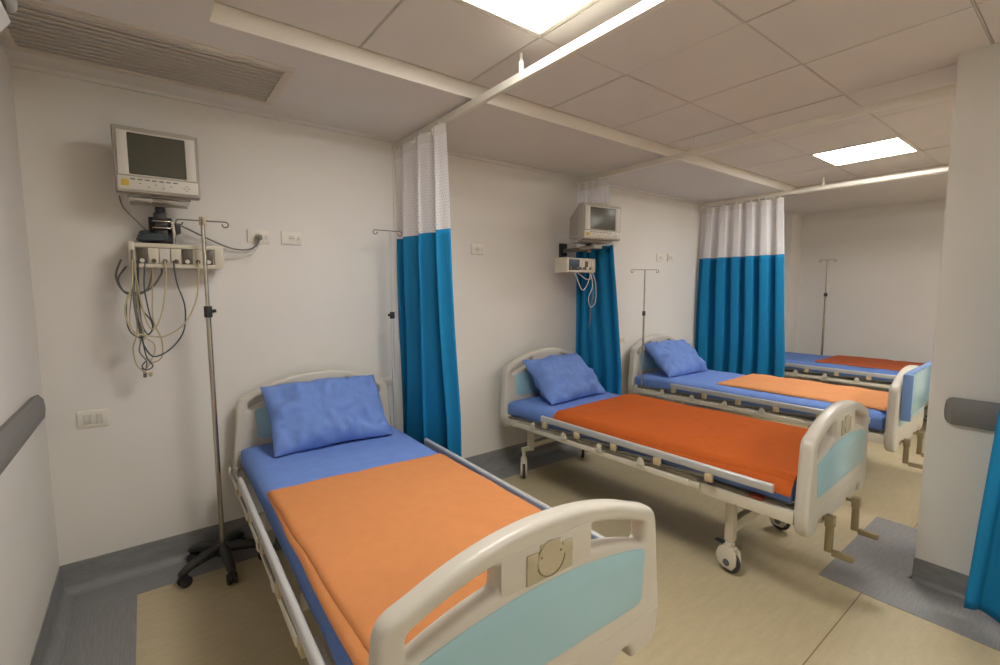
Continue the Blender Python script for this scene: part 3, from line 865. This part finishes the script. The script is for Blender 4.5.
# brackets
t = thing('monitor_bracket', 'black swivel wall bracket carrying the nearest monitor', 'bracket', (.508, 0, 1.97))
bm = new(); bx(bm, -.12, .12, -.235, -.225, -.014, .0, .002); bx(bm, -.12, .12, -.10, -.09, -.014, .0, .002); bx(bm, -.03, .03, -.235, -.09, -.012, -.002, .002); cyl(bm, (0, -.14, -.022), (0, -.14, -.014), .03); obj('tray', bm, M['mon'], t)
bm = new()
cyl(bm, (.0, -.135, -.055), (0, -.135, -.022), .022, seg=18, bev=.003)
bx(bm, -.03, .026, -.165, -.085, -.09, -.052, .006); bx(bm, -.026, .028, -.16, -.085, -.125, -.098, .006)
bx(bm, -.024, .026, -.15, -.02, -.195, -.13, .008)
cyl(bm, (0, -.12, -.2), (0, -.12, -.05), .024, seg=16)
obj('swivel_neck', bm, M['black'], t)
bm = new(); bx(bm, -.05, .05, -.03, -.001, -.2, -.06, .004); bx(bm, .045, .085, -.075, -.001, -.14, -.09, .004); obj('wall_plate', bm, M['black'], t)
bm = new()
for z in (-.095, -.128): bx(bm, -.037, .037, -.168, -.083, z-.003, z+.003, .001)
tube(bm, [(.045, -.14, -.09), (.05, -.15, -.15), (.05, -.145, -.2)], .008, 8, 4)
obj('clamp_ring', bm, M['steel'], t)

t = thing('monitor_bracket', 'jointed wall bracket arm carrying the monitor in front of the second curtain', 'bracket', (3.50, 0, 1.87))
bm = new(); bx(bm, -.04, .04, -.03, -.001, -.07, .07, .004); obj('wall_plate', bm, M['black'], t)
bm = new(); bx(bm, -.02, .02, -.32, -.03, -.015, .02, .006); cyl(bm, (0, -.32, -.03), (0, -.32, .04), .024, seg=18, bev=.004); obj('arm', bm, M['dark_metal'], t)
bm = new(); bx(bm, -.09, .02, -.46, -.3, -.005, .02, .004); cyl(bm, (-.06, -.42, .0), (-.06, -.42, .048), .02, seg=14); bx(bm, -.19, .08, -.49, -.3, .042, .048, .002); obj('tray', bm, M['mon'], t)

# module racks
def rack(label, x, y, z, w, h, d, cover):
    t = thing('module_rack', label, 'module rack', (x, y, z), 0, 'module racks')
    bm = new()
    bx(bm, -w/2, w/2, 0, d, -h/2, h/2, .005)
    bx(bm, -w/2, w/2, -.012, .0, h/2-.022, h/2, .003); bx(bm, -w/2, w/2, -.012, 0, -h/2, -h/2+.02, .003)
    obj('housing', bm, M['rack'], t)
    x0 = -w/2+.022; xe = w/2-.045; mods = 7
    mw = (xe-x0)/mods
    pat = [1, 0, 2, 0, 1, 0, 1] if not cover else [0, 2, 0, 2, 0, 1, 0]
    for k in range(mods):
        a = x0+k*mw; bm = new(); bx(bm, a+.002, a+mw-.002, -.009, .002, -h/2+.021, h/2-.024, .002)
        mo = obj('module', bm, M['rack_dark'] if pat[k] == 1 else M['rack'] if pat[k] == 0 else M['mon_light'], t)
        bm = new(); zz = -h*.22; cx = a+mw/2
        cyl(bm, (cx, -.009, zz), (cx, -.02, zz), .0105, seg=16, bev=.002)
        obj('connector', bm, M['cable_white'] if pat[k] == 1 else M['rack_dark'] if k % 2 else M['cable_grey'], mo)
    bm = new(); bx(bm, -w/2-.006, -w/2+.018, -.02, d, -h/2-.004, h/2+.004, .004); obj('end_cap', bm, M['rack'], t); bm = new(); bx(bm, w/2-.04, w/2+.004, -.012, d, -h/2+.01, h/2-.015, .004); obj('end_cap', bm, M['rack'], t)
    if cover:
        bm = new(); bx(bm, -w/2, -w/2+.15, -.016, .0, -h/2+.015, h/2-.012, .004); obj('cover_door', bm, M['rack_blue'], t)
    bm = new()
    bx(bm, w*.3-.05, w*.3+.05, abs(y)-.012, abs(y)-.001, -.05, .05, .003); bx(bm, w*.3-.02, w*.3+.03, d, abs(y)-.01, -.02, .02, .003)
    obj('wall_mount', bm, M['dark_metal'], t)
    return t
rack('cream module rack on the wall under the nearest monitor', .572, -.15, 1.703, .395, .122, .1, False)
rack('cream module rack with dark blue front panel under the monitor at the second curtain', 3.395, -.33, 1.728, .35, .118, .13, True)

# ------------------------------------------------------------------ cables
def W(a, b, y=-.1): return (.377+(a-130)*.00072-.00006*(b-150), y, 1.545-(b-150)*.00095)
def cable(name, label, pts, r, m, cat='cable', group=None, plug=None):
    bm = new(); tube(bm, pts, r, 7, 8)
    if plug:
        p = Vector(plug); bx(bm, p.x-.008, p.x+.008, p.y-.008, p.y+.008, p.z-.013, p.z+.01, .003)
    o = obj(name, bm, m); tag(o, label, cat, group); return o
G = 'cables hanging from the nearest rack'
def wp(pts, y):
    n = len(pts); return [W(a, b, y-.02*math.sin(PI*i/(n-1))) for i, (a, b) in enumerate(pts)]
cable('monitor_cable', 'thick grey cable looped out left of the nearest rack', wp([(62, 5), (35, 90), (70, 165), (130, 182), (225, 160), (285, 85), (290, 50)], -.08), .0048, M['cable_grey'], group=G)
cable('monitor_cable', 'beige cable from the middle of the rack making a short U loop', wp([(305, 10), (312, 120), (290, 285), (250, 367), (212, 345), (172, 225), (138, 60), (134, 10)], -.175), .0038, M['cable_beige'], group=G)
cable('monitor_cable', 'dark cable swinging widest to the right of the bundle', wp([(352, 10), (375, 130), (422, 255), (415, 390), (340, 480), (250, 515), (200, 470), (172, 390), (140, 200), (130, 20)], -.19), .0036, M['cable_dark'], group=G)
cable('monitor_cable', 'beige cable from the right end of the rack sweeping left below it', wp([(500, 10), (496, 190), (430, 335), (320, 405), (230, 405), (130, 372), (88, 265), (122, 150), (126, 10)], -.205), .0038, M['cable_beige'], group=G)
cable('monitor_cable', 'dark green-grey cable in a narrow loop at the left of the bundle', wp([(132, 10), (122, 150), (95, 230), (105, 360), (165, 412), (232, 385), (230, 330), (172, 240), (150, 10)], -.16), .0034, M['cable_dark'], group=G)
cable('monitor_cable', 'beige cable snaking down the middle to a low hook', wp([(240, 10), (236, 200), (242, 330), (290, 430), (292, 525), (240, 552), (220, 530)], -.15), .0034, M['cable_beige'], group=G)
cable('monitor_cable', 'greenish-beige cable drooping at the lower left of the bundle', wp([(154, 10), (152, 150), (150, 300), (150, 400), (130, 470), (150, 560), (200, 605), (228, 618)], -.13), .003, M['cable_beige'], group=G, plug=W(228, 618, -.13))
cable('monitor_cable', 'dark lead at the very bottom curling around the beige one', wp([(160, 10), (158, 150), (165, 280), (180, 410), (205, 520), (240, 570), (205, 590), (180, 570), (200, 545)], -.145), .003, M['cable_dark'], group=G)
cable('monitor_cable', 'grey lead hanging lowest with a beige connector', wp([(150, -5), (136, 120), (140, 250), (170, 420), (165, 490), (205, 545), (200, 590), (180, 585), (195, 615)], -.12), .003, M['cable_grey'], group=G, plug=W(197, 622, -.12))
cable('monitor_cable', 'pale grey strap of leads falling straight from the left end of the rack', wp([(124, -40), (126, 60), (132, 170), (150, 300), (182, 420)], -.185), .006, M['cable_grey'], group=G)
cable('monitor_cable', 'second thick grey cable looped beside the first, further in behind the rack', wp([(92, 40), (48, 100), (60, 150), (95, 185), (160, 190), (215, 150), (240, 50)], -.07), .0045, M['cable_grey'], group=G)
cable('monitor_cable', 'thin beige lead making the longest narrow oval of the bundle', wp([(136, 10), (120, 200), (112, 330), (150, 405), (195, 420), (165, 300), (146, 120), (140, 20)], -.165), .0028, M['cable_beige'], group=G)
cable('monitor_cable', 'thin dark lead sagging between the two beige loops', wp([(195, 10), (190, 150), (220, 290), (240, 350), (215, 400), (175, 330), (160, 150), (156, 10)], -.16), .003, M['cable_dark'], group=G)
cable('monitor_cable', 'thin yellowish lead curling at the lower right of the bundle', wp([(148, 10), (160, 250), (190, 400), (245, 450), (250, 500), (215, 570), (190, 610)], -.14), .0028, M['cable_beige'], group=G)
cable('power_cable', 'grey cable curving down from the left underside of the nearest monitor', [(.352, -.15, 1.985), (.365, -.14, 1.93), (.42, -.13, 1.86), (.462, -.13, 1.80)], .004, M['cable_grey'])
cable('power_cable', 'grey cable running from the nearest bracket to the plug in the wall socket', [(.555, -.06, 1.885), (.62, -.05, 1.86), (.72, -.04, 1.81), (.83, -.03, 1.765), (.91, -.03, 1.762), (.955, -.035, 1.785), (.972, -.04, 1.822)], .0042, M['cable_grey'])
cable('power_cable', 'pale thin cable running from the right end of the nearest rack to the wall plug', [(.765, -.09, 1.70), (.80, -.04, 1.715), (.87, -.03, 1.725), (.94, -.03, 1.745), (.968, -.035, 1.785), (.98, -.04, 1.822)], .0032, M['cable_white'])
t = thing('power_plug', 'beige round plug pushed into the wall socket', 'plug', (.976, -.0102, 1.838))
bm = new(); cyl(bm, (0, 0, 0), (0, -.028, 0), .0195, .017, seg=20, bev=.003); obj('body', bm, M['cable_beige'], t)
bm = new(); bx(bm, -.011, .011, -.05, -.026, -.016, .008, .004); obj('strain_relief', bm, M['cable_grey'], t)
# dark coiled cuff tube lying on top of the rack
bm = new()
pts = [(.476+(.066-.006*(a/(2*PI)))*math.cos(a), -.115+.033*math.sin(a), 1.777+.0155*(a/(2*PI))) for a in [2*PI*i/16 for i in range(0, 44)]]
tube(bm, pts, .0115, 8)
o = obj('coiled_hose', bm, M['cable_dark']); tag(o, 'dark coiled hose resting on top of the nearest rack', 'hose')
G2 = 'cables hanging from the second rack'
X0, Z0 = 3.375, 1.672
for lb, pts, r, m in (
    ('white cable drawn to a sharp point below the left of the second rack', [(-.06, -.335, .012), (-.05, -.38, -.1), (.0, -.38, -.155), (.06, -.38, -.1), (.15, -.335, .012)], .003, 'cable_white'),
    ('white cable in a shallow loop under the second rack', [(-.05, -.335, .012), (.02, -.39, -.06), (.09, -.39, -.05), (.12, -.335, .012)], .003, 'cable_white'),
    ('grey cable hanging longest below the second rack', [(.13, -.335, .012), (.13, -.385, -.15), (.10, -.385, -.3), (.09, -.385, -.42), (.075, -.385, -.47)], .0042, 'cable_grey'),
    ('pale oval cable loop below the right of the second rack', [(.14, -.335, .012), (.10, -.4, -.12), (.05, -.4, -.22), (.08, -.4, -.3), (.14, -.4, -.25), (.15, -.39, -.1), (.16, -.335, .012)], .003, 'cable_white')):
    cable('monitor_cable', lb, [(X0+a, b, Z0+c) for a, b, c in pts], r, M[m], group=G2)

# ------------------------------------------------------------------ light and view
w = bpy.data.worlds.new('world'); scene.world = w; w.use_nodes = True
w.node_tree.nodes['Background'].inputs[0].default_value = (.9, .88, .85, 1)
w.node_tree.nodes['Background'].inputs[1].default_value = .0
scene.view_settings.view_transform = 'Standard'; scene.view_settings.look = 'None'
scene.view_settings.gamma = 1; scene.view_settings.exposure = 1.0
try: scene.view_settings.use_curve_mapping = False
except Exception: pass
scene.cycles.max_bounces = 10; scene.cycles.diffuse_bounces = 6
